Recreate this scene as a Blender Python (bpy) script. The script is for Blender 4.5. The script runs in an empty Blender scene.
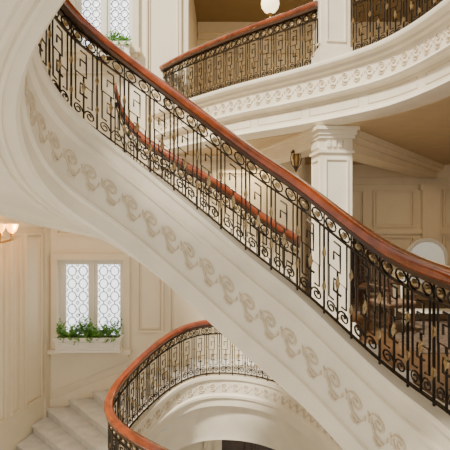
import bpy, bmesh, math, random
from mathutils import Vector
random.seed(7)
EYE=6.0
def H(h): return EYE+h

# ---------------- materials ----------------
def mat(name,col,rough=0.5,metal=0.0,var=0.06,scale=4.0,bump=0.0,emit=None,estr=0.0,coat=0.0):
    m=bpy.data.materials.new(name); m.use_nodes=True
    nt=m.node_tree; b=nt.nodes['Principled BSDF']
    tc=nt.nodes.new('ShaderNodeTexCoord'); n=nt.nodes.new('ShaderNodeTexNoise')
    n.inputs['Scale'].default_value=scale; n.inputs['Detail'].default_value=4
    r=nt.nodes.new('ShaderNodeValToRGB')
    r.color_ramp.elements[0].position=0.3; r.color_ramp.elements[1].position=0.7
    r.color_ramp.elements[0].color=(*[max(0,c*(1-var)) for c in col],1)
    r.color_ramp.elements[1].color=(*[min(1,c*(1+var)) for c in col],1)
    nt.links.new(tc.outputs['Object'],n.inputs['Vector']); nt.links.new(n.outputs['Fac'],r.inputs['Fac'])
    nt.links.new(r.outputs['Color'],b.inputs['Base Color'])
    b.inputs['Roughness'].default_value=rough; b.inputs['Metallic'].default_value=metal
    if coat: b.inputs['Coat Weight'].default_value=coat
    if emit: 
        b.inputs['Emission Color'].default_value=(*emit,1); b.inputs['Emission Strength'].default_value=estr
    if bump:
        bp=nt.nodes.new('ShaderNodeBump'); bp.inputs['Strength'].default_value=bump
        nt.links.new(n.outputs['Fac'],bp.inputs['Height']); nt.links.new(bp.outputs['Normal'],b.inputs['Normal'])
    return m
CREAM=mat('cream_limestone',(0.83,0.75,0.60),0.40,var=0.07,scale=3)
WALL=mat('cream_wall',(0.84,0.75,0.57),0.5,var=0.03,scale=1.5)
TRIM=mat('cream_trim',(0.82,0.72,0.54),0.45,var=0.03)
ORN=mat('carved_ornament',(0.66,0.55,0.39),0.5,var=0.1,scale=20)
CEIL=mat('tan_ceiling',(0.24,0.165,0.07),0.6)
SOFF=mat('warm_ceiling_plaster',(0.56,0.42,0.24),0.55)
WOODF=mat('wood_floor',(0.14,0.07,0.03),0.3,var=0.25,scale=8)
MARBLE=mat('grey_marble',(0.70,0.69,0.66),0.3,var=0.12,scale=6)
IRON=mat('wrought_iron',(0.028,0.019,0.012),0.33,metal=0.6,var=0.2,scale=30)
GOLD=mat('aged_gilding',(0.34,0.24,0.12),0.33,metal=0.75,var=0.4,scale=30)
RAIL=mat('polished_mahogany',(0.21,0.038,0.008),0.15,var=0.4,scale=7,coat=0.8)
DARKW=mat('dark_wood',(0.05,0.022,0.010),0.35,var=0.3)
GLASS=mat('bright_window_glass',(0.8,0.87,0.9),0.3,emit=(0.93,0.96,1.0),estr=2.2)
LEAD=mat('lead_came',(0.05,0.05,0.045),0.5)
WHITE=mat('white_paint',(0.82,0.79,0.70),0.45,var=0.02)
LEAF=mat('leaf_green',(0.13,0.33,0.05),0.5,var=0.5,scale=9)
SOIL=mat('soil',(0.08,0.05,0.03),0.9)
SHADE=mat('lamp_glass',(0.95,0.85,0.6),0.3,emit=(1,0.80,0.48),estr=3)
AMBER=mat('amber_lamp_glass',(0.95,0.55,0.15),0.3,emit=(1,0.42,0.06),estr=5)
BRASS=mat('brass',(0.5,0.33,0.12),0.3,metal=0.9)
FABRIC=mat('brown_fabric',(0.20,0.12,0.07),0.8)
RUG=mat('patterned_rug',(0.10,0.065,0.04),0.9,var=0.6,scale=14)
MIRROR=mat('mirror_silver',(0.6,0.6,0.56),0.25,metal=1.0,var=0.01)

# ---------------- mesh builder ----------------
class MB:
    def __init__(s): s.v=[];s.f=[];s.m=[]
    def add(s,vs,fs,mi=0):
        o=len(s.v); s.v+= [tuple(v) for v in vs]
        for f in fs: s.f.append([i+o for i in f]); s.m.append(mi)
    def box(s,x0,x1,y0,y1,z0,z1,mi=0):
        s.prism([(x0,y0),(x1,y0),(x1,y1),(x0,y1)],z0,z1,mi)
    def prism(s,poly,z0,z1,mi=0):
        n=len(poly)
        vs=[(x,y,z0) for x,y in poly]+[(x,y,z1) for x,y in poly]
        fs=[list(range(n))[::-1],list(range(n,2*n))]+[[i,(i+1)%n,n+(i+1)%n,n+i] for i in range(n)]
        s.add(vs,fs,mi)
    def tube(s,pts,r,mi=0,k=5,closed=False):
        P=[Vector(p) for p in pts]; n=len(P)
        if n<2: return
        vs=[];up=None
        for i,p in enumerate(P):
            if closed: t=P[(i+1)%n]-P[i-1]
            else: t=P[min(i+1,n-1)]-P[max(i-1,0)]
            if t.length<1e-7: t=Vector((0,0,1))
            t.normalize()
            if up is None:
                up=Vector((0,1,0)) if abs(t.y)<0.8 else Vector((1,0,0))
            up=up-t*up.dot(t)
            if up.length<1e-4: up=t.orthogonal()
            up.normalize(); sd=t.cross(up)
            rr=r[i] if isinstance(r,(list,tuple)) else r
            for j in range(k):
                a=2*math.pi*(j+0.5)/k
                vs.append(p+up*math.cos(a)*rr+sd*math.sin(a)*rr)
        fs=[]
        for i in range(n if closed else n-1):
            i2=(i+1)%n
            for j in range(k):
                fs.append([i*k+j,i*k+(j+1)%k,i2*k+(j+1)%k,i2*k+j])
        if not closed:
            fs.append(list(range(k))[::-1]); fs.append([(n-1)*k+j for j in range(k)])
        s.add(vs,fs,mi)
    def lathe(s,c,prof,k=20,mi=0):
        vs=[]
        for r,z in prof:
            for j in range(k):
                a=2*math.pi*j/k; vs.append((c[0]+r*math.cos(a),c[1]+r*math.sin(a),c[2]+z))
        fs=[]
        for i in range(len(prof)-1):
            for j in range(k):
                fs.append([i*k+j,i*k+(j+1)%k,(i+1)*k+(j+1)%k,(i+1)*k+j])
        fs.append(list(range(k))[::-1]); fs.append([(len(prof)-1)*k+j for j in range(k)])
        s.add(vs,fs,mi)
    def sweep(s,path,sec,mi=0,s0=0,s1=None,ds=0.06):
        s1=path.L if s1 is None else s1
        N=max(2,int((s1-s0)/ds)); n=len(sec); vs=[]
        for i in range(N+1):
            q=s0+(s1-s0)*i/N
            for a,z in sec: vs.append(path.at(q,a,z))
        fs=[]
        for i in range(N):
            for j in range(n):
                fs.append([i*n+j,i*n+(j+1)%n,(i+1)*n+(j+1)%n,(i+1)*n+j])
        fs.append(list(range(n))[::-1]); fs.append([N*n+j for j in range(n)])
        s.add(vs,fs,mi)
    def build(s,name,mats,parent=None,smooth=False,bevel=0):
        me=bpy.data.meshes.new(name); me.from_pydata(s.v,[],s.f)
        for m in mats: me.materials.append(m)
        for p,mi in zip(me.polygons,s.m): p.material_index=mi
        bm=bmesh.new(); bm.from_mesh(me); bmesh.ops.recalc_face_normals(bm,faces=bm.faces); bm.to_mesh(me); bm.free()
        if smooth:
            for p in me.polygons: p.use_smooth=True
            try: me.set_sharp_from_angle(angle=math.radians(38))
            except Exception: pass
        o=bpy.data.objects.new(name,me); bpy.context.collection.objects.link(o)
        if parent: o.parent=parent
        if bevel:
            b=o.modifiers.new('bev','BEVEL'); b.width=bevel; b.segments=2; b.limit_method='ANGLE'
        return o
def empty(name):
    e=bpy.data.objects.new(name,None); bpy.context.collection.objects.link(e); return e

class Path:
    def __init__(s,pts,sub=24):
        P=[Vector(p) for p in pts]; P=[2*P[0]-P[1]]+P+[2*P[-1]-P[-2]]
        out=[]
        for i in range(1,len(P)-2):
            for j in range(sub):
                t=j/sub; a,b,c,d=P[i-1],P[i],P[i+1],P[i+2]
                out.append(0.5*((2*b)+(c-a)*t+(2*a-5*b+4*c-d)*t*t+(3*b-a-3*c+d)*t**3))
        out.append(P[-2])
        for _ in range(60):
            o2=out[:]
            for i in range(1,len(out)-1): o2[i]=out[i]*0.5+(out[i-1]+out[i+1])*0.25
            out=o2
        s.p=out; s.c=[0]
        for i in range(1,len(out)):
            d=out[i]-out[i-1]; s.c.append(s.c[-1]+math.hypot(d.x,d.y))
        s.L=s.c[-1]
    def pos(s,q):
        if q<=0: return s.p[0]+(s.p[1]-s.p[0])*(q/(s.c[1]))
        if q>=s.L: return s.p[-1]+(s.p[-1]-s.p[-2])*((q-s.L)/(s.c[-1]-s.c[-2]))
        lo,hi=0,len(s.c)-1
        while hi-lo>1:
            m=(lo+hi)//2
            if s.c[m]<=q: lo=m
            else: hi=m
        t=(q-s.c[lo])/(s.c[hi]-s.c[lo]); return s.p[lo].lerp(s.p[hi],t)
    def nrm(s,q):
        e=0.10; a=s.pos(q-e); b=s.pos(q+e); t=b-a; l=math.hypot(t.x,t.y); return Vector((-t.y/l,t.x/l,0))
    def at(s,q,n=0,z=0):
        p=s.pos(q); return p+s.nrm(q)*n+Vector((0,0,z))
    def offset(s,n,z=0,s0=0,s1=None,N=40):
        s1=s.L if s1 is None else s1
        return [tuple(s.at(s0+(s1-s0)*i/N,n,z)) for i in range(N+1)]

def spiral(cx,cy,r0,r1,a0,turns,n=16):
    return [(cx+(r0+(r1-r0)*i/n)*math.cos(a0+2*math.pi*turns*i/n),cy+(r0+(r1-r0)*i/n)*math.sin(a0+2*math.pi*turns*i/n)) for i in range(n+1)]

def balustrade(name,path,Ht,w=0.25,n0=0.04,s0=0,s1=None,railw=0.065,railh=.05,simple=False,r=0.0075):
    s1=path.L if s1 is None else s1
    E=empty(name)
    hm=MB()
    sec=[]
    for i in range(14):
        a=2*math.pi*i/14
        ca,sa=math.cos(a),math.sin(a)
        sec.append((n0+railw*(abs(ca)**0.75)*(1 if ca>0 else -1),Ht-railh+railh*(abs(sa)**0.75)*(1 if sa>0 else -1)))
    hm.sweep(path,sec,0,s0,s1)
    hb=Ht-2*railh
    sec2=[(n0-railw*0.7,hb-.025),(n0+railw*0.7,hb-.025),(n0+railw*0.7,hb+.02),(n0-railw*0.7,hb+.02)]
    hm.sweep(path,sec2,1,s0,s1)
    hm.build('handrail',[RAIL,DARKW],E,smooth=True)
    im=MB()
    T=hb-.02
    for t in (0.035,T-0.135,T-0.012):
        im.sweep(path,[(n0-0.014,t-0.009),(n0+0.014,t-0.009),(n0+0.014,t+0.009),(n0-0.014,t+0.009)],0,s0,s1)
    N=max(1,round((s1-s0)/w)); w=(s1-s0)/N
    TB=T-0.135
    for k in range(N):
        q=s0+k*w
        def P(pl,rr=r,mi=0,closed=False,kk=4):
            im.tube([path.at(q+a*w,n0,t) for a,t in pl],rr,mi,kk,closed)
        def Y(y): return 0.035+(TB-0.035)*y
        for cx in (.25,.75):
            P([(cx+0.19*math.cos(2*math.pi*i/10),T-0.073+0.048*math.sin(2*math.pi*i/10)) for i in range(10)],0.009,0,True)
            P([(cx+0.07*math.cos(2*math.pi*i/6),T-0.073+0.017*math.sin(2*math.pi*i/6)) for i in range(6)],0.014,1,True)
        P([(0,T-0.13),(0,T-0.015)],r*0.9)
        P([(0,0.0),(0,TB)],r*1.25)
        P([(0.16,TB),(0.16,Y(.60)),(0.60,Y(.60)),(0.60,Y(.80)),(0.36,Y(.80)),(0.36,Y(.70))],r)
        P([(0.84,TB),(0.84,Y(.48)),(0.36,Y(.48)),(0.36,Y(.34)),(0.64,Y(.34))],r)
        P([(0.5,Y(.0)),(0.5,Y(.60))],r*1.15)
        if not simple:
            P([(0.18,Y(.60)),(0.18,Y(.22)),(0.36,Y(.22))],r)
            P([(0.82,Y(.48)),(0.82,Y(.22)),(0.64,Y(.22))],r)
            P([(0.60,Y(.80)),(0.60,Y(.92)),(0.36,Y(.92))],r)
            P([(0.5,Y(.38)),(0.54,Y(.45)),(0.5,Y(.53)),(0.46,Y(.45))],0.014,1,True)
            P([(0,Y(.62)),(0.04,Y(.68)),(0,Y(.75)),(-0.04,Y(.68))],0.013,1,True)
            P([(0,Y(.22)),(0.04,Y(.28)),(0,Y(.34)),(-0.04,Y(.28))],0.013,1,True)
        P([(0.27+0.19*math.cos(t)*f,Y(.11)+0.052*math.sin(t)*f) for t,f in [(i*0.55,1-0.045*i) for i in range(18)]],r*0.85,0)
        P([(0.73-0.19*math.cos(t)*f,Y(.11)+0.052*math.sin(t)*f) for t,f in [(i*0.55,1-0.045*i) for i in range(18)]],r*0.85,0)
    P([(1,0.0),(1,TB)],r*1.3)
    im.build('ironwork',[IRON,GOLD],E)
    return E

def wave(mb,path,tc,hgt,w,n=-0.006,s0=0,s1=None,mi=0,r=0.008):
    s1=path.L if s1 is None else s1
    N=max(1,int((s1-s0)/w)); w=(s1-s0)/N; R=hgt*0.28
    for k in range(N):
        q=s0+k*w+w*0.5
        pl=spiral(0,hgt*0.16,R*0.15,R,0.3,1.6,18)
        end=pl[-1]
        pl+=[(end[0]+0.02,end[1]-hgt*0.18),(w*0.22,-hgt*0.28),(w*0.10,-hgt*0.42),(-w*0.05,-hgt*0.46),(-w*0.18,-hgt*0.36),(-w*0.12,-hgt*0.27)]
        rr=[r*(0.8+0.7*i/len(pl)) for i in range(len(pl))]
        mb.tube([path.at(q+a,n,tc+b) for a,b in pl],rr,mi,5)
        mb.tube([path.at(q+a,n,tc+b) for a,b in [(-w*.42,-hgt*.05),(-w*.40,hgt*.12),(-w*.46,hgt*.28)]],[r*.5,r*1.4,r*.5],mi,5)
        mb.tube([path.at(q+a,n,tc+b) for a,b in [(w*.30,-hgt*.20),(w*.40,-hgt*.08),(w*.42,hgt*.05)]],[r*.5,r*1.2,r*.5],mi,5)

# ---------------- main flying staircase ----------------
main=Path([( 0.6,1.9,H(2.85)),(-0.2,2.25,H(2.56)),(-0.84,2.77,H(2.26)),(-1.27,3.25,H(2.01)),(-1.52,3.7,H(1.76)),(-1.61,4.1,H(1.52)),(-1.60,4.45,H(1.30)),(-1.46,4.76,H(1.08)),(-1.20,4.97,H(0.87)),
 (-0.77,5.00,H(0.54)),(-0.24,4.82,H(0.11)),(0.23,4.64,H(-0.28)),(0.67,4.42,H(-0.62)),(1.02,4.15,H(-0.95)),(1.30,3.85,H(-1.20)),(1.48,3.40,H(-1.31)),(1.52,2.9,H(-1.35)),(1.5,2.3,H(-1.35))])
W=1.2
ST=empty('flying_staircase')
b=MB()
sec=[(.14,0),(-.05,0),(-.055,-.025),(-.05,-.05),(-.012,-.08),(-.012,-.20),(-.04,-.21),(-.04,-.24),(0,-.27),(0,-.73),(-.03,-.745),(-.03,-.775),(0,-.80),(0,-.95),(.03,-.985),
 (W-.03,-.985),(W,-.95),(W,-.60),(W-.1,-.60),(W-.1,-.70),(.14,-.70)]
b.sweep(main,sec,0,ds=0.05)
for nn in (.14,.22,W-.24,W-.16):
    b.sweep(main,[(nn-.025,-.975),(nn-.014,-1.015),(nn+.014,-1.015),(nn+.025,-.975)],0)
b.build('stringer_and_soffit',[CREAM],ST,smooth=True)
b=MB(); n=int(main.L/0.27)
for i in range(n):
    s0=main.L*i/n; s1=main.L*(i+1)/n
    A=main.at(s0-0.02,.13); B=main.at(s1,.13); C=main.at(s1,W-.09); D=main.at(s0-0.02,W-.09)
    zt=main.pos(s0).z-.62; zb=main.pos(s1).z-.72
    b.prism([(A.x,A.y),(B.x,B.y),(C.x,C.y),(D.x,D.y)],min(zb,zt-.1),zt)
b.build('treads',[MARBLE],ST)
b=MB(); wave(b,main,-.50,.27,.20,n=-0.004,r=0.0105)
b.build('scroll_ornament',[ORN],ST,smooth=True)
balustrade('staircase_balustrade',main,1.02,w=0.25,n0=0.05,s0=0.0,railw=0.085,railh=.055,r=0.0098)

fs=[(-1.38,6.28,H(0.93)),(-1.30,6.32,H(.62)),(-1.15,6.34,H(.42)),(-0.95,6.28,H(.22))]
for i in range(200):
    q=main.L*i/200
    p=main.at(q,W-.06)
    if main.pos(q).x>-1.15 and main.pos(q).y>3.9 and main.pos(q).z<H(0.9):
        if -0.7<p.x<1.15 and i%8==0: fs.append((p.x,p.y,main.pos(q).z-.60))
far=Path(fs)
balustrade('staircase_balustrade',far,0.86,w=0.24,n0=0.0,railw=0.06,simple=True,r=0.0085)

# ---------------- upper balcony ----------------
BB=1.36
bal=Path([(-1.5,10.1,H(2.2)),(-1.27,9.75,H(2.2)),(-0.8,9.1,H(2.2)),(-0.25,8.46,H(2.2)),(0.30,7.86,H(2.2)),(0.95,7.25,H(2.2)),(1.53,6.62,H(2.2)),(2.0,5.95,H(2.2)),(2.25,5.0,H(2.2)),(2.3,3.9,H(2.2)),(2.2,2.8,H(2.2))])
BA=empty('balcony')
b=MB()
sec=[(.35,0),(-.12,0),(-.13,-.03),(-.12,-.06),(-.05,-.09),(-.05,-.13),(0,-.15),(0,-.40),(-.06,-.42),(-.08,-.45),(-.06,-.48),(.02,-.50),(.02,-.72),(-.03,-.74),(-.05,-.78),(.03,-.83),(.35,-.83)]
b.sweep(bal,sec,0)
poly=[p[:2] for p in bal.offset(.2)]
poly=poly+[(6.3,2.8),(6.3,12.99),(-1.5,12.99)]
b.build('curved_fascia',[CREAM],BA,smooth=True)
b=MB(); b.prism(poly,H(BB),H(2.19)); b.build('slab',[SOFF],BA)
b=MB(); wave(b,bal,-.275,.18,.19,n=-0.004,r=0.0095)
s=0.3
while s<bal.L-0.9:
    for t in (-.55,-.67):
        b.tube([bal.at(s+i*.1,0.018,t) for i in range(9)],.006,0,4)
    for a in (s,s+.8): b.tube([bal.at(a,.018,-.55),bal.at(a,.018,-.67)],.006,0,4)
    s+=.95
b.build('frieze_ornament',[ORN],BA,smooth=True)
def s_at_x(path,x):
    best=min(range(400),key=lambda i:abs(path.pos(path.L*i/400).x-x)); return path.L*best/400
sc0=s_at_x(bal,1.24); sc1=s_at_x(bal,1.62)
balustrade('balcony_railing',bal,0.94,w=0.26,n0=0.08,s0=0.0,s1=sc0,railw=0.07,r=0.0095)
balustrade('balcony_railing',bal,0.94,w=0.26,n0=0.08,s0=sc1,s1=bal.L,railw=0.07,r=0.0095)

def pillar(name,x,y,hw,z0,z1,ang=0.0):
    b=MB()
    def sq(h,za,zb,mi=0):
        pts=[]
        for sx,sy in ((-1,-1),(1,-1),(1,1),(-1,1)):
            px,py=sx*h,sy*h
            pts.append((x+px*math.cos(ang)-py*math.sin(ang),y+px*math.sin(ang)+py*math.cos(ang)))
        b.prism(pts,za,zb,mi)
    sq(hw+.07,z0,z0+.16); sq(hw+.04,z0+.16,z0+.24)
    sq(hw,z0+.24,z1-.36)
    sq(hw+.025,z1-.36,z1-.32); sq(hw+.0,z1-.32,z1-.16); sq(hw+.03,z1-.16,z1-.11); sq(hw+.05,z1-.11,z1-.05); sq(hw+.08,z1-.05,z1)
    for f in range(4):
        a=ang+f*math.pi/2; nx,ny=math.sin(a),-math.cos(a); tx,ty=math.cos(a),math.sin(a)
        def bar(u0,u1,za,zb,o=.018):
            pts=[(x+tx*u+nx*d,y+ty*u+ny*d) for u,d in ((u0,hw-.005),(u1,hw-.005),(u1,hw+o),(u0,hw+o))]
            b.prism(pts,za,zb)
        w=hw-.06
        bar(-w,-w+.02,z0+.34,z1-.46); bar(w-.02,w,z0+.34,z1-.46); bar(-w,w,z0+.32,z0+.34); bar(-w,w,z1-.46,z1-.44)
        for u in (-.12,-.04,.04,.12): bar(u-.025,u+.025,z1-.28,z1-.19,.03)
    return b.build(name,[CREAM],None)
pillar('square_column',1.52,7.15,.225,H(-1.6),H(BB),0.12)
pillar('square_column',1.50,7.05,.20,H(2.19),H(5.2),0.12)

# ---------------- lower landing & flight ----------------
low=Path([(1.0,6.0,H(-4.35)),(0.2,5.95,H(-4.0)),(-.66,6.1,H(-3.72)),(-1.26,6.5,H(-3.6)),(-1.55,6.85,H(-3.5)),(-1.62,7.25,H(-3.38)),(-1.42,7.75,H(-3.12)),(-.94,8.3,H(-2.78)),(-.43,8.55,H(-2.6)),(.22,8.6,H(-2.6)),(.75,8.25,H(-2.6)),(1.08,7.7,H(-2.6)),(1.38,6.9,H(-2.6)),(1.55,6.2,H(-2.6)),(1.75,5.3,H(-2.6)),(1.8,4.6,H(-2.6))])
LS=empty('lower_staircase')
b=MB()
b.sweep(low,[(.12,0),(-.05,0),(-.05,-.05),(-.01,-.08),(-.01,-.30),(-.04,-.33),(-.04,-.37),(0,-.40),(0,-.52),(.12,-.52)],0)
b.sweep(low,[(.45,-.45),(.12,-.45),(.16,-.9),(.22,-1.1),(.22,-1.2),(.45,-1.2)],0)
b.build('curved_stringer',[CREAM],LS,smooth=True)
b=MB(); wave(b,low,-.19,.15,.2,n=-0.014,r=.008); b.build('scroll_ornament',[ORN],LS,smooth=True)
c=[low.L*i/300 for i in range(301)]
lp=[tuple(low.at(q,.08)[:2]) for q in c[::5] if low.pos(q).z>H(-2.605) and q>4]
b=MB(); b.prism(lp+[(2.6,4.6),(2.6,9.38),(1.5,9.38),(1.5,9.78),(lp[0][0]-.45,9.78)],H(-2.95),H(-2.62)); b.build('landing',[MARBLE],LS)
def poly_at(pl,t):
    L=[0]
    for i in range(1,len(pl)): L.append(L[-1]+math.dist(pl[i],pl[i-1]))
    q=t*L[-1]
    for i in range(1,len(pl)):
        if q<=L[i]+1e-9:
            f=(q-L[i-1])/(L[i]-L[i-1]); return (pl[i-1][0]+(pl[i][0]-pl[i-1][0])*f,pl[i-1][1]+(pl[i][1]-pl[i-1][1])*f)
    return pl[-1]
outer=[(lp[0][0]-.45,9.78),(-3.46,9.78),(-4.0,7.0),(-4.28,5.6)]
sA=min(q for q in c if low.pos(q).z>H(-2.605) and q>4); sB=1.0
b=MB(); NS=15
for k in range(NS):
    t0=k/NS; t1=(k+1)/NS
    a0=low.at(sA+(sB-sA)*t0,.1); a1=low.at(sA+(sB-sA)*t1,.1); o0=poly_at(outer,t0); o1=poly_at(outer,t1)
    zt=H(-2.62)-.155*(k+1)
    b.prism([(a0.x,a0.y),o0,o1,(a1.x,a1.y)],zt-.35,zt-.035)
    dx=(o1[0]-o0[0])*.07; dy=(o1[1]-o0[1])*.07
    b.prism([(a0.x,a0.y),o0,(o1[0]+dx,o1[1]+dy),(a1.x+(a1.x-a0.x)*.12,a1.y+(a1.y-a0.y)*.12)],zt-.035,zt)
b.build('winder_steps',[MARBLE],LS)
balustrade('lower_balustrade',low,0.97,w=0.22,n0=0.03,railw=0.065,r=0.0095)

# ---------------- room shell ----------------
YB=9.8
UW=(-2.96,-1.80,H(3.42),H(5.4)); LW=(-3.27,-1.98,H(-2.42),H(-.68))
def holed(b,x0,x1,y0,y1,z0,z1,holes):
    xs=sorted({x0,x1}|{h[0] for h in holes}|{h[1] for h in holes}); zs=sorted({z0,z1}|{h[2] for h in holes}|{h[3] for h in holes})
    for i in range(len(xs)-1):
        for j in range(len(zs)-1):
            cx=(xs[i]+xs[i+1])/2; cz=(zs[j]+zs[j+1])/2
            if any(h[0]<cx<h[1] and h[2]<cz<h[3] for h in holes): continue
            b.box(xs[i],xs[i+1],y0,y1,zs[j],zs[j+1])
b=MB(); holed(b,-3.47,-.72,YB,YB+.35,0,H(5.8),[UW,LW])
b.box(-.72,1.5,YB,YB+.35,H(-2.95),H(BB))
b.build('wall_back',[WALL])
def frame(b,p0,p1,a0,a1,z0,z1,t=.04,out=.05):
    d=Vector((p1[0]-p0[0],p1[1]-p0[1])); d.normalize(); n=Vector((d.y,-d.x))
    def bx(u0,u1,za,zb,o=out):
        pts=[(p0[0]+d.x*u+n.x*w,p0[1]+d.y*u+n.y*w) for u,w in ((u0,-.01),(u1,-.01),(u1,o),(u0,o))]
        b.prism(pts,za,zb)
    bx(a0,a1,z0,z0+t);bx(a0,a1,z1-t,z1);bx(a0,a0+t,z0+t,z1-t);bx(a1-t,a1,z0+t,z1-t)
    q=t*1.7; g=.016
    bx(a0+q,a1-q,z0+q,z0+q+g,.022);bx(a0+q,a1-q,z1-q-g,z1-q,.022);bx(a0+q,a0+q+g,z0+q+g,z1-q-g,.022);bx(a1-q-g,a1-q,z0+q+g,z1-q-g,.022)
def strip(b,p0,p1,a0,a1,z0,z1,out):
    d=Vector((p1[0]-p0[0],p1[1]-p0[1])); d.normalize(); n=Vector((d.y,-d.x))
    b.prism([(p0[0]+d.x*u+n.x*w,p0[1]+d.y*u+n.y*w) for u,w in ((a0,-.01),(a1,-.01),(a1,out),(a0,out))],z0,z1)
b=MB(); O=(0,YB); X=(1,YB)
for (x0,x1) in ((-1.72,-1.2),(-1.1,-.2),(-.1,.75),(.85,1.45)):
    frame(b,O,X,x0,x1,H(-2.1),H(1.05))
frame(b,O,X,-3.3,-1.9,H(-.2),H(3.0)); frame(b,O,X,-1.55,-.85,H(1.3),H(5.0))
strip(b,O,X,-3.47,1.5,H(1.12),H(1.22),.07)
for w in (UW,LW):
    for (u0,u1,z0,z1,o) in ((w[0]-.12,w[0],w[2],w[3],.07),(w[1],w[1]+.12,w[2],w[3],.07),(w[0]-.12,w[1]+.12,w[3],w[3]+.12,.085)):
        strip(b,O,X,u0,u1,z0,z1,o)
    strip(b,O,X,w[0]-.16,w[1]+.16,w[2]-.08,w[2],.16)
    strip(b,O,X,w[0]-.1,w[1]+.1,w[2]-.16,w[2]-.08,.08)
def rake(xa,za,xb,zb,h,o):
    b.add([(xa,YB+.01,za),(xb,YB+.01,zb),(xb,YB+.01,zb+h),(xa,YB+.01,za+h),(xa,YB-o,za),(xb,YB-o,zb),(xb,YB-o,zb+h),(xa,YB-o,za+h)],
      [[0,1,2,3],[4,5,6,7],[0,1,5,4],[1,2,6,5],[2,3,7,6],[3,0,4,7]])
rake(-1.0,H(-2.7),-3.47,H(-3.68),.25,.03); rake(-1.0,H(-2.36),-3.47,H(-3.34),.05,.035)
b.build('trim_back',[TRIM])
LW0=(-4.6,4.0); LW1=(-3.47,9.8)
dl=Vector((LW1[0]-LW0[0],LW1[1]-LW0[1])); LL=dl.length; dn=Vector((dl.y,-dl.x)).normalized()
b=MB(); b.prism([LW0,LW1,(LW1[0]-dn.x*.3,LW1[1]-dn.y*.3),(LW0[0]-dn.x*.3,LW0[1]-dn.y*.3)],0,H(5.8)); b.build('wall_left',[WALL])
b=MB()
a=LL-.25
for wd in (.55,.28,.9,.28,.9):
    frame(b,LW0,LW1,a-wd,a,H(-3.3),H(-.15)); frame(b,LW0,LW1,a-wd,a,H(.2),H(3.2)); a-=wd+.14
strip(b,LW0,LW1,LL-.16,LL,0,H(5.8),.05); strip(b,LW0,LW1,0,LL,H(-.04),H(.06),.06)
b.build('trim_left',[TRIM])
b=MB(); b.box(-1.5,6.3,13,13.3,H(1.46),H(5.3)); b.box(-.9,-.72,10.16,13,H(2.2),H(5.8)); b.build('wall_upper_room',[WALL])
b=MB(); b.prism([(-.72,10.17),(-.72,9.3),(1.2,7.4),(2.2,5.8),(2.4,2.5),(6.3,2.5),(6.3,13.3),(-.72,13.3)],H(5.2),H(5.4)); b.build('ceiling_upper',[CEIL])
b=MB(); 
for x0,x1 in ((-.6,.6),(.8,2.0),(2.2,3.6)): frame(b,(0,13),(1,13),x0,x1,H(2.5),H(4.5))
strip(b,(0,13),(1,13),-.7,6.3,H(4.95),H(5.2),.2); strip(b,(0,13),(1,13),-.7,6.3,H(4.8),H(4.95),.1)
b.build('trim_upper_room',[TRIM])
b=MB(); b.box(1.5,6.3,11.5,11.8,H(-3),H(BB)); b.box(1.5,1.62,YB+.36,11.49,H(-1.9),H(BB)); b.build('wall_right_back',[WALL])
b=MB(); b.box(6.31,6.6,2.5,11.8,H(-3),H(5.4)); b.build('wall_right',[WALL])
b=MB(); b.prism([(1.65,6.6),(1.9,5.4),(2.0,4.6),(2.6,3.4),(2.7,2.2),(6.3,2.2),(6.3,11.5),(1.62,11.5)],H(-1.85),H(-1.6)); b.build('floor_mezzanine',[WOODF])
b=MB(); b.box(2.4,5.4,6.2,10.6,H(-1.6),H(-1.585)); b.build('area_rug',[RUG])
b=MB(); R0=(0,11.5);R1=(1,11.5)
for x0,x1 in ((1.9,3.2),(3.4,4.35),(5.0,6.0)):
    frame(b,R0,R1,x0,x1,H(-.05),H(.8)); frame(b,R0,R1,x0,x1,H(-1.4),H(-.25))
strip(b,R0,R1,1.6,6.2,H(-.2),H(-.1),.07); strip(b,R0,R1,1.6,6.2,H(.92),H(1.07),.1); strip(b,R0,R1,1.6,6.2,H(1.07),H(BB),.22)
strip(b,R0,R1,4.5,4.9,H(-1.6),H(.8),.12); strip(b,R0,R1,4.44,4.96,H(.8),H(.92),.16); strip(b,R0,R1,1.6,6.2,H(-1.6),H(-1.45),.05)
b.build('trim_right_back',[TRIM])
b=MB()
def beam(p0,p1,hw,z0,z1):
    d=Vector((p1[0]-p0[0],p1[1]-p0[1])).normalized(); n=Vector((-d.y,d.x))
    for h,za,zb in ((hw,z0,z1),(hw+.06,z0+.12,z1),(hw+.12,z0+.2,z1)):
        b.prism([(p0[0]+n.x*h,p0[1]+n.y*h),(p0[0]-n.x*h,p0[1]-n.y*h),(p1[0]-n.x*h,p1[1]-n.y*h),(p1[0]+n.x*h,p1[1]+n.y*h)],za,zb)
beam((1.7,7.4),(4.7,11.5),.2,H(1.07),H(BB+.01)); beam((1.5,7.2),(.6,9.8),.18,H(1.12),H(BB+.012)); 
b.build('ceiling_beam',[TRIM])
b=MB(); b.box(-5,6.5,1.5,10.2,-.2,0); b.build('floor',[MARBLE])
DR=(-.06,1.03,0,H(-3.85))
b=MB(); holed(b,-1.7,6.2,9.4,9.6,0,H(-2.96),[DR]); b.build('wall_lower',[WALL])
b=MB()
strip(b,(0,9.4),(1,9.4),DR[0]-.14,DR[0],0,DR[3],.05); strip(b,(0,9.4),(1,9.4),DR[1],DR[1]+.14,0,DR[3],.05); strip(b,(0,9.4),(1,9.4),DR[0]-.14,DR[1]+.14,DR[3],DR[3]+.14,.06)
frame(b,(0,9.4),(1,9.4),-1.1,-.35,H(-5.5),H(-3.6)); frame(b,(0,9.4),(1,9.4),1.4,2.3,H(-5.5),H(-3.6)); b.build('trim_lower',[TRIM])
b=MB(); b.box(DR[0],DR[1],9.52,9.58,0,DR[3]); 
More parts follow.
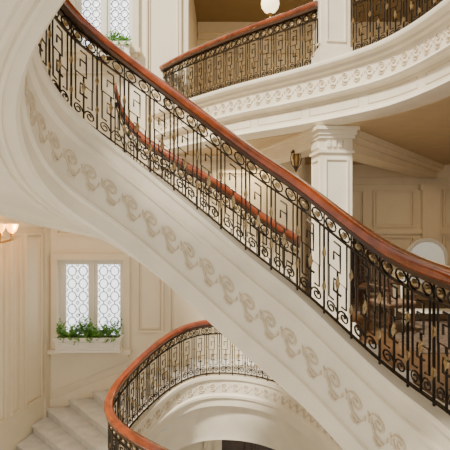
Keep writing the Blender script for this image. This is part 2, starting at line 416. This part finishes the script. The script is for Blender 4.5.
frame(b,(0,9.52),(1,9.52),DR[0]+.08,(DR[0]+DR[1])/2-.05,.3,DR[3]-.1); frame(b,(0,9.52),(1,9.52),(DR[0]+DR[1])/2+.05,DR[1]-.08,.3,DR[3]-.1)
b.build('door_1',[DARKW])

# ---------------- windows ----------------
def window(name,w):
    E=empty(name); x0,x1,z0,z1=w
    b=MB(); Y0=YB+.12
    xm=(x0+x1)/2
    def fr(a0,a1,c0,c1,t,y,d=.05):
        b.box(a0,a1,y,y+d,c0,c0+t);b.box(a0,a1,y,y+d,c1-t,c1);b.box(a0,a0+t,y,y+d,c0+t,c1-t);b.box(a1-t,a1,y,y+d,c0+t,c1-t)
    fr(x0,x1,z0,z1,.05,Y0,.07); b.box(xm-.035,xm+.035,Y0-.005,Y0+.06,z0+.05,z1-.05)
    fr(x0+.05,xm-.035,z0+.05,z1-.05,.055,Y0+.02); fr(xm+.035,x1-.05,z0+.05,z1-.05,.055,Y0+.02)
    b.build('casement_frame',[WHITE],E)
    g=MB(); g.box(x0+.05,x1-.05,Y0+.075,Y0+.08,z0+.05,z1-.05); g.build('glass',[GLASS],E)
    l=MB(); yy=Y0+.055; R=.0105
    for a0,a1 in ((x0+.11,xm-.095),(xm+.095,x1-.11)):
        nc=2; cw=(a1-a0)/nc; hh=z1-z0-.22; nr=max(4,round(hh/(cw*1.1))); ch=hh/nr
        for i in range(nc):
            for j in range(nr):
                cx=a0+cw*(i+.5); cz=z0+.11+ch*(j+.5)
                l.tube([(cx+cw*.38*math.cos((t+.5)*math.pi/5),yy,cz+ch*.38*math.sin((t+.5)*math.pi/5)) for t in range(10)],R,0,4,True)
                l.tube([(cx,yy,cz+ch*.37),(cx,yy,cz+ch*.5)],R,0,4); l.tube([(cx,yy,cz-ch*.37),(cx,yy,cz-ch*.5)],R,0,4)
                l.tube([(cx+cw*.37,yy,cz),(cx+cw*.5,yy,cz)],R,0,4); l.tube([(cx-cw*.37,yy,cz),(cx-cw*.5,yy,cz)],R,0,4)
                for sx in (-1,1):
                    for sz in (-1,1):
                        l.tube([(cx+sx*cw*.5,yy,cz+sz*ch*.36),(cx+sx*cw*.36,yy,cz+sz*ch*.5)],R*.8,0,4)
    l.build('leaded_pattern',[LEAD],E)
window('window_1',LW); window('window_2',UW)

def planter(name,x0,x1,y,z,ht,nl):
    E=empty(name); b=MB()
    b.box(x0,x1,y-.24,y,z,z+.24); b.box(x0-.03,x1+.03,y-.27,y+.02,z+.22,z+.28); b.box(x0-.02,x1+.02,y-.26,y+.005,z,z+.04)
    for k in range(3):
        a=x0+.06+k*(x1-x0-.12)/3; e=a+(x1-x0-.12)/3-.05
        b.box(a,e,y-.255,y-.235,z+.07,z+.09);b.box(a,e,y-.255,y-.235,z+.17,z+.19);b.box(a,a+.02,y-.255,y-.235,z+.09,z+.17);b.box(e-.02,e,y-.255,y-.235,z+.09,z+.17)
    b.build('box',[WHITE],E)
    s=MB(); s.box(x0+.02,x1-.02,y-.22,y-.02,z+.25,z+.285); s.build('soil',[SOIL],E)
    l=MB()
    for i in range(nl):
        bx=random.uniform(x0+.03,x1-.03); by=random.uniform(y-.22,y-.04); a=random.uniform(0,6.28); R=random.uniform(.02,.10); hh=random.uniform(.06,ht)*(0.75+0.35*math.sin(bx*11))
        tip=Vector((bx+R*math.cos(a),min(by+R*math.sin(a),y-.01),z+.27+hh)) 
        base=Vector((bx,by,z+.27))
        if random.random()<.06: tip=Vector((bx,y-.33,z+.27-random.uniform(.0,.08)))
        l.tube([base,base.lerp(tip,.5)+Vector((0,0,.03)),tip],.003,0,3)
        for k in range(5):
            c=base.lerp(tip,.35+.16*k)+Vector((random.uniform(-.02,.02),random.uniform(-.02,.02),random.uniform(-.01,.03)))
            d=Vector((random.uniform(-1,1),random.uniform(-1,.6),random.uniform(-.3,.8))).normalized(); sd=d.cross(Vector((random.uniform(-1,1),random.uniform(-1,1),.6))).normalized(); sz=random.uniform(.035,.06)
            l.add([c,c+d*sz*.5+sd*sz*.4,c+d*sz*1.2,c+d*sz*.5-sd*sz*.4],[[0,1,2,3]])
    l.build('foliage',[LEAF],E)
planter('window_planter',-3.22,-2.0,9.72,LW[2],.36,260)
planter('window_planter',-2.5,-1.82,9.72,UW[2]-.22,.2,90)

# ---------------- lamps ----------------
def pendant(name,x,y,zb,ztop,R,m):
    E=empty(name); b=MB()
    b.lathe((x,y,zb),[(.03,0),(R*.6,R*.2),(R*.9,R*.6),(R,R*1.05),(R*.92,R*1.5),(R*.7,R*1.9)],24,0); b.build('glass_bowl',[m],E,smooth=True)
    c=MB(); c.lathe((x,y,zb),[(.006,-.12),(.026,-.085),(.012,-.05),(.045,-.005),(.03,.005)],12); c.lathe((x,y,zb+R*1.88),[(R*.72,0),(R*.76,.03),(R*.5,.08),(R*.2,.16),(.015,.22)],20)
    c.tube([(x,y,zb+R*1.9+.2),(x,y,ztop)],.012,0,6); c.lathe((x,y,ztop-.06),[(.02,0),(.07,.03),(.08,.06)],16); c.build('brass_fitting',[BRASS],E,smooth=True)
pendant('pendant_lamp',.74,8.2,H(3.47),H(5.2),.15,SHADE)
def lantern(name,x,y,z,ztop):
    E=empty(name); b=MB(); g=MB()
    g.lathe((x,y,z),[(.03,0),(.05,.04),(.06,.12),(.05,.2),(.03,.22)],10); g.build('lamp_glass',[BRASS],E,smooth=True)
    for k in range(6):
        a=k*math.pi/3; b.tube([(x+r*math.cos(a),y+r*math.sin(a),z+h) for r,h in ((.02,-.04),(.07,.03),(.085,.12),(.07,.2),(.02,.27))],.009,0,4)
    b.lathe((x,y,z),[(.005,-.1),(.02,-.07),(.035,-.03),(.02,0)],10); b.lathe((x,y,z+.2),[(.08,0),(.085,.02),(.04,.07),(.01,.1)],12)
    b.tube([(x,y,z+.28),(x,y,ztop)],.01,0,5); b.lathe((x,y,ztop-.04),[(.02,0),(.06,.04)],12); b.build('bronze_frame',[DARKW],E,smooth=True)
lantern('hanging_lantern',1.12,7.9,H(.93),H(BB))
def sconce(name,u,z):
    E=empty(name); d=dl.normalized(); P=Vector((LW0[0]+d.x*u,LW0[1]+d.y*u,z)); n=Vector((dn.x,dn.y,0)); t=Vector((d.x,d.y,0))
    b=MB(); g=MB()
    b.tube([P+Vector((0,0,-.18)),P+n*.02,P+Vector((0,0,.2))],[.015,.05,.015],0,8)
    for sg in (-1,0,1):
        e=P+n*(.28 if sg else .36)+t*sg*.17
        b.tube([P+n*.02+Vector((0,0,-.08)),P+n*.14+t*sg*.08+Vector((0,0,-.15)),e+Vector((0,0,-.1)),e],.015,0,6)
        b.lathe(e,[(.012,-.02),(.035,0),(.03,.02)],12)
        g.lathe(e,[(.03,.02),(.055,.05),(.075,.1),(.085,.15),(.06,.16),(.02,.15)],14)
    b.build('brass_arms',[BRASS],E,smooth=True); g.build('glass_shades',[AMBER],E,smooth=True)
    L=bpy.data.lights.new('sconce_glow','POINT'); L.energy=32; L.color=(1,.45,.12); L.shadow_soft_size=.08
    o=bpy.data.objects.new('sconce_glow',L); o.location=P+n*.46+Vector((0,0,.1)); bpy.context.collection.objects.link(o); o.parent=E
sconce('wall_sconce',4.2,H(-.14))

# ---------------- furniture on mezzanine ----------------
FZ=H(-1.584)
def chair(name,x,y,ang):
    E=empty(name); b=MB(); c=MB()
    def T(p): return (x+p[0]*math.cos(ang)-p[1]*math.sin(ang),y+p[0]*math.sin(ang)+p[1]*math.cos(ang),FZ+p[2])
    for sx in (-1,1):
        b.tube([T((sx*.22,-.22,0)),T((sx*.23,-.23,.2)),T((sx*.22,-.22,.45)),T((sx*.24,-.22,.66))],[.016,.022,.028,.02],0,8)
        b.tube([T((sx*.22,.24,0)),T((sx*.21,.22,.45)),T((sx*.22,.26,.8)),T((sx*.21,.31,1.12))],[.018,.026,.024,.02],0,8)
        b.tube([T((sx*.25,-.25,.67)),T((sx*.26,0,.69)),T((sx*.22,.24,.70))],.022,0,8)
        b.tube([T((sx*.22,-.2,.18)),T((sx*.21,.22,.18))],.013,0,6)
    b.tube([T((-.21,.31,1.1)),T((-.1,.31,1.16)),T((0,.32,1.18)),T((.1,.31,1.16)),T((.21,.31,1.1))],.035,0,8)
    b.tube([T((-.2,.24,.58)),T((.2,.24,.58))],.022,0,8); b.tube([T((-.21,0,.18)),T((.21,0,.18))],.012,0,6)
    for k in range(-2,3): b.tube([T((k*.075,.24,.58)),T((k*.07,.29,.85)),T((k*.075,.31,1.14))],.018,0,6)
    for zz,h in ((.40,.03),(.43,.05)):
        m=b if zz==.40 else c
        q=[T((sx,sy,0))[:2] for sx,sy in ((-.25,-.26),(.25,-.26),(.22,.24),(-.22,.24))]; m.prism(q,FZ+zz,FZ+zz+h)
    b.build('frame',[DARKW],E,smooth=True); c.build('seat_cushion',[FABRIC],E,bevel=.015)
chair('wooden_armchair',2.45,7.4,.4); chair('wooden_armchair',2.75,9.3,2.6)
def console(name,x,y,m,hw=.6):
    E=empty(name); b=MB()
    b.box(x-hw,x+hw,y-.25,y+.25,FZ+.78,FZ+.83); b.box(x-hw+.04,x+hw-.04,y-.22,y+.22,FZ+.64,FZ+.78)
    for sx in (-1,1):
        for sy in (-1,1):
            b.tube([(x+sx*(hw-.1),y+sy*.18,FZ),(x+sx*(hw-.1),y+sy*.18,FZ+.1),(x+sx*(hw-.08),y+sy*.19,FZ+.4),(x+sx*(hw-.08),y+sy*.19,FZ+.66)],[.03,.018,.03,.04],0,8)
    b.box(x-hw+.1,x+hw-.1,y-.17,y+.17,FZ+.14,FZ+.17); b.build('table',[m],E,bevel=.006)
console('console_table',3.4,8.3,WHITE)
E=empty('arched_mirror'); b=MB(); Z=FZ+.872; pts=[(3.08,8.42,Z)]+[(3.4-.32*math.cos(math.pi*i/14),8.42,Z+.18+.28*math.sin(math.pi*i/14)) for i in range(15)]+[(3.72,8.42,Z)]
b.tube(pts,.035,0,8,True); b.build('frame',[WHITE],E,smooth=True)
b=MB(); n=len(pts); b.add([(p[0],8.41,p[2]) for p in pts]+[(p[0],8.43,p[2]) for p in pts],[list(range(n)),list(range(n,2*n))]+[[i,(i+1)%n,n+(i+1)%n,n+i] for i in range(n)]); b.build('mirror_glass',[MIRROR],E)
E=empty('display_cabinet'); b=MB(); x0,x1,y0,y1=2.0,3.1,10.95,11.38; CZ=H(-1.6)
b.box(x0,x1,y0,y1,CZ,CZ+.7); b.box(x0-.03,x1+.03,y0-.03,y1,CZ+.7,CZ+.75); b.box(x0+.05,x1-.05,y0+.3,y1,CZ+.75,CZ+1.5); b.box(x0,x1,y0+.05,y1,CZ+1.5,CZ+1.58)
for x in (x0+.02,(x0+x1)/2-.02,x1-.06): b.box(x,x+.04,y0+.08,y0+.12,CZ+.75,CZ+1.5)
for z in (1.0,1.25): b.box(x0+.03,x1-.03,y0+.13,y0+.3,CZ+z,CZ+z+.02)
b.build('carcass',[DARKW],E)

# ---------------- lights ----------------
def area(name,loc,size,e,col,rot=(0,0,0)):
    L=bpy.data.lights.new(name,'AREA'); L.size=size; L.energy=e; L.color=col
    o=bpy.data.objects.new(name,L); o.location=loc; o.rotation_euler=rot; bpy.context.collection.objects.link(o)
area('mezzanine_fill',(4.3,9.6,H(1.0)),1.2,14,(1,.68,.36))  # added warm fill for the mezzanine room, no fixture behind it
area('upper_room_fill',(2,10.5,H(5.0)),2,40,(1,.74,.42))  # unseen fill added under the upper ceiling, separate from the pendant
area('landing_fill',(.4,9.2,H(1.1)),1,25,(1,.78,.48))  # added fill above the lower landing, not a modelled lamp
S=bpy.data.lights.new('sun','SUN'); S.energy=7.0; S.angle=.12; S.color=(1,.94,.82)
o=bpy.data.objects.new('sun',S); o.rotation_euler=(math.radians(42),0,math.radians(-38)); bpy.context.collection.objects.link(o)
wd=bpy.data.worlds.new('world'); bpy.context.scene.world=wd; wd.use_nodes=True
bg=wd.node_tree.nodes['Background']; bg.inputs[0].default_value=(1,.93,.81,1); bg.inputs[1].default_value=.95
cam=bpy.data.cameras.new('camera'); cam.lens=40; cam.sensor_width=36
co=bpy.data.objects.new('camera',cam); co.location=(0,0,EYE); co.rotation_euler=(math.radians(90),0,0); bpy.context.collection.objects.link(co)
bpy.context.scene.camera=co
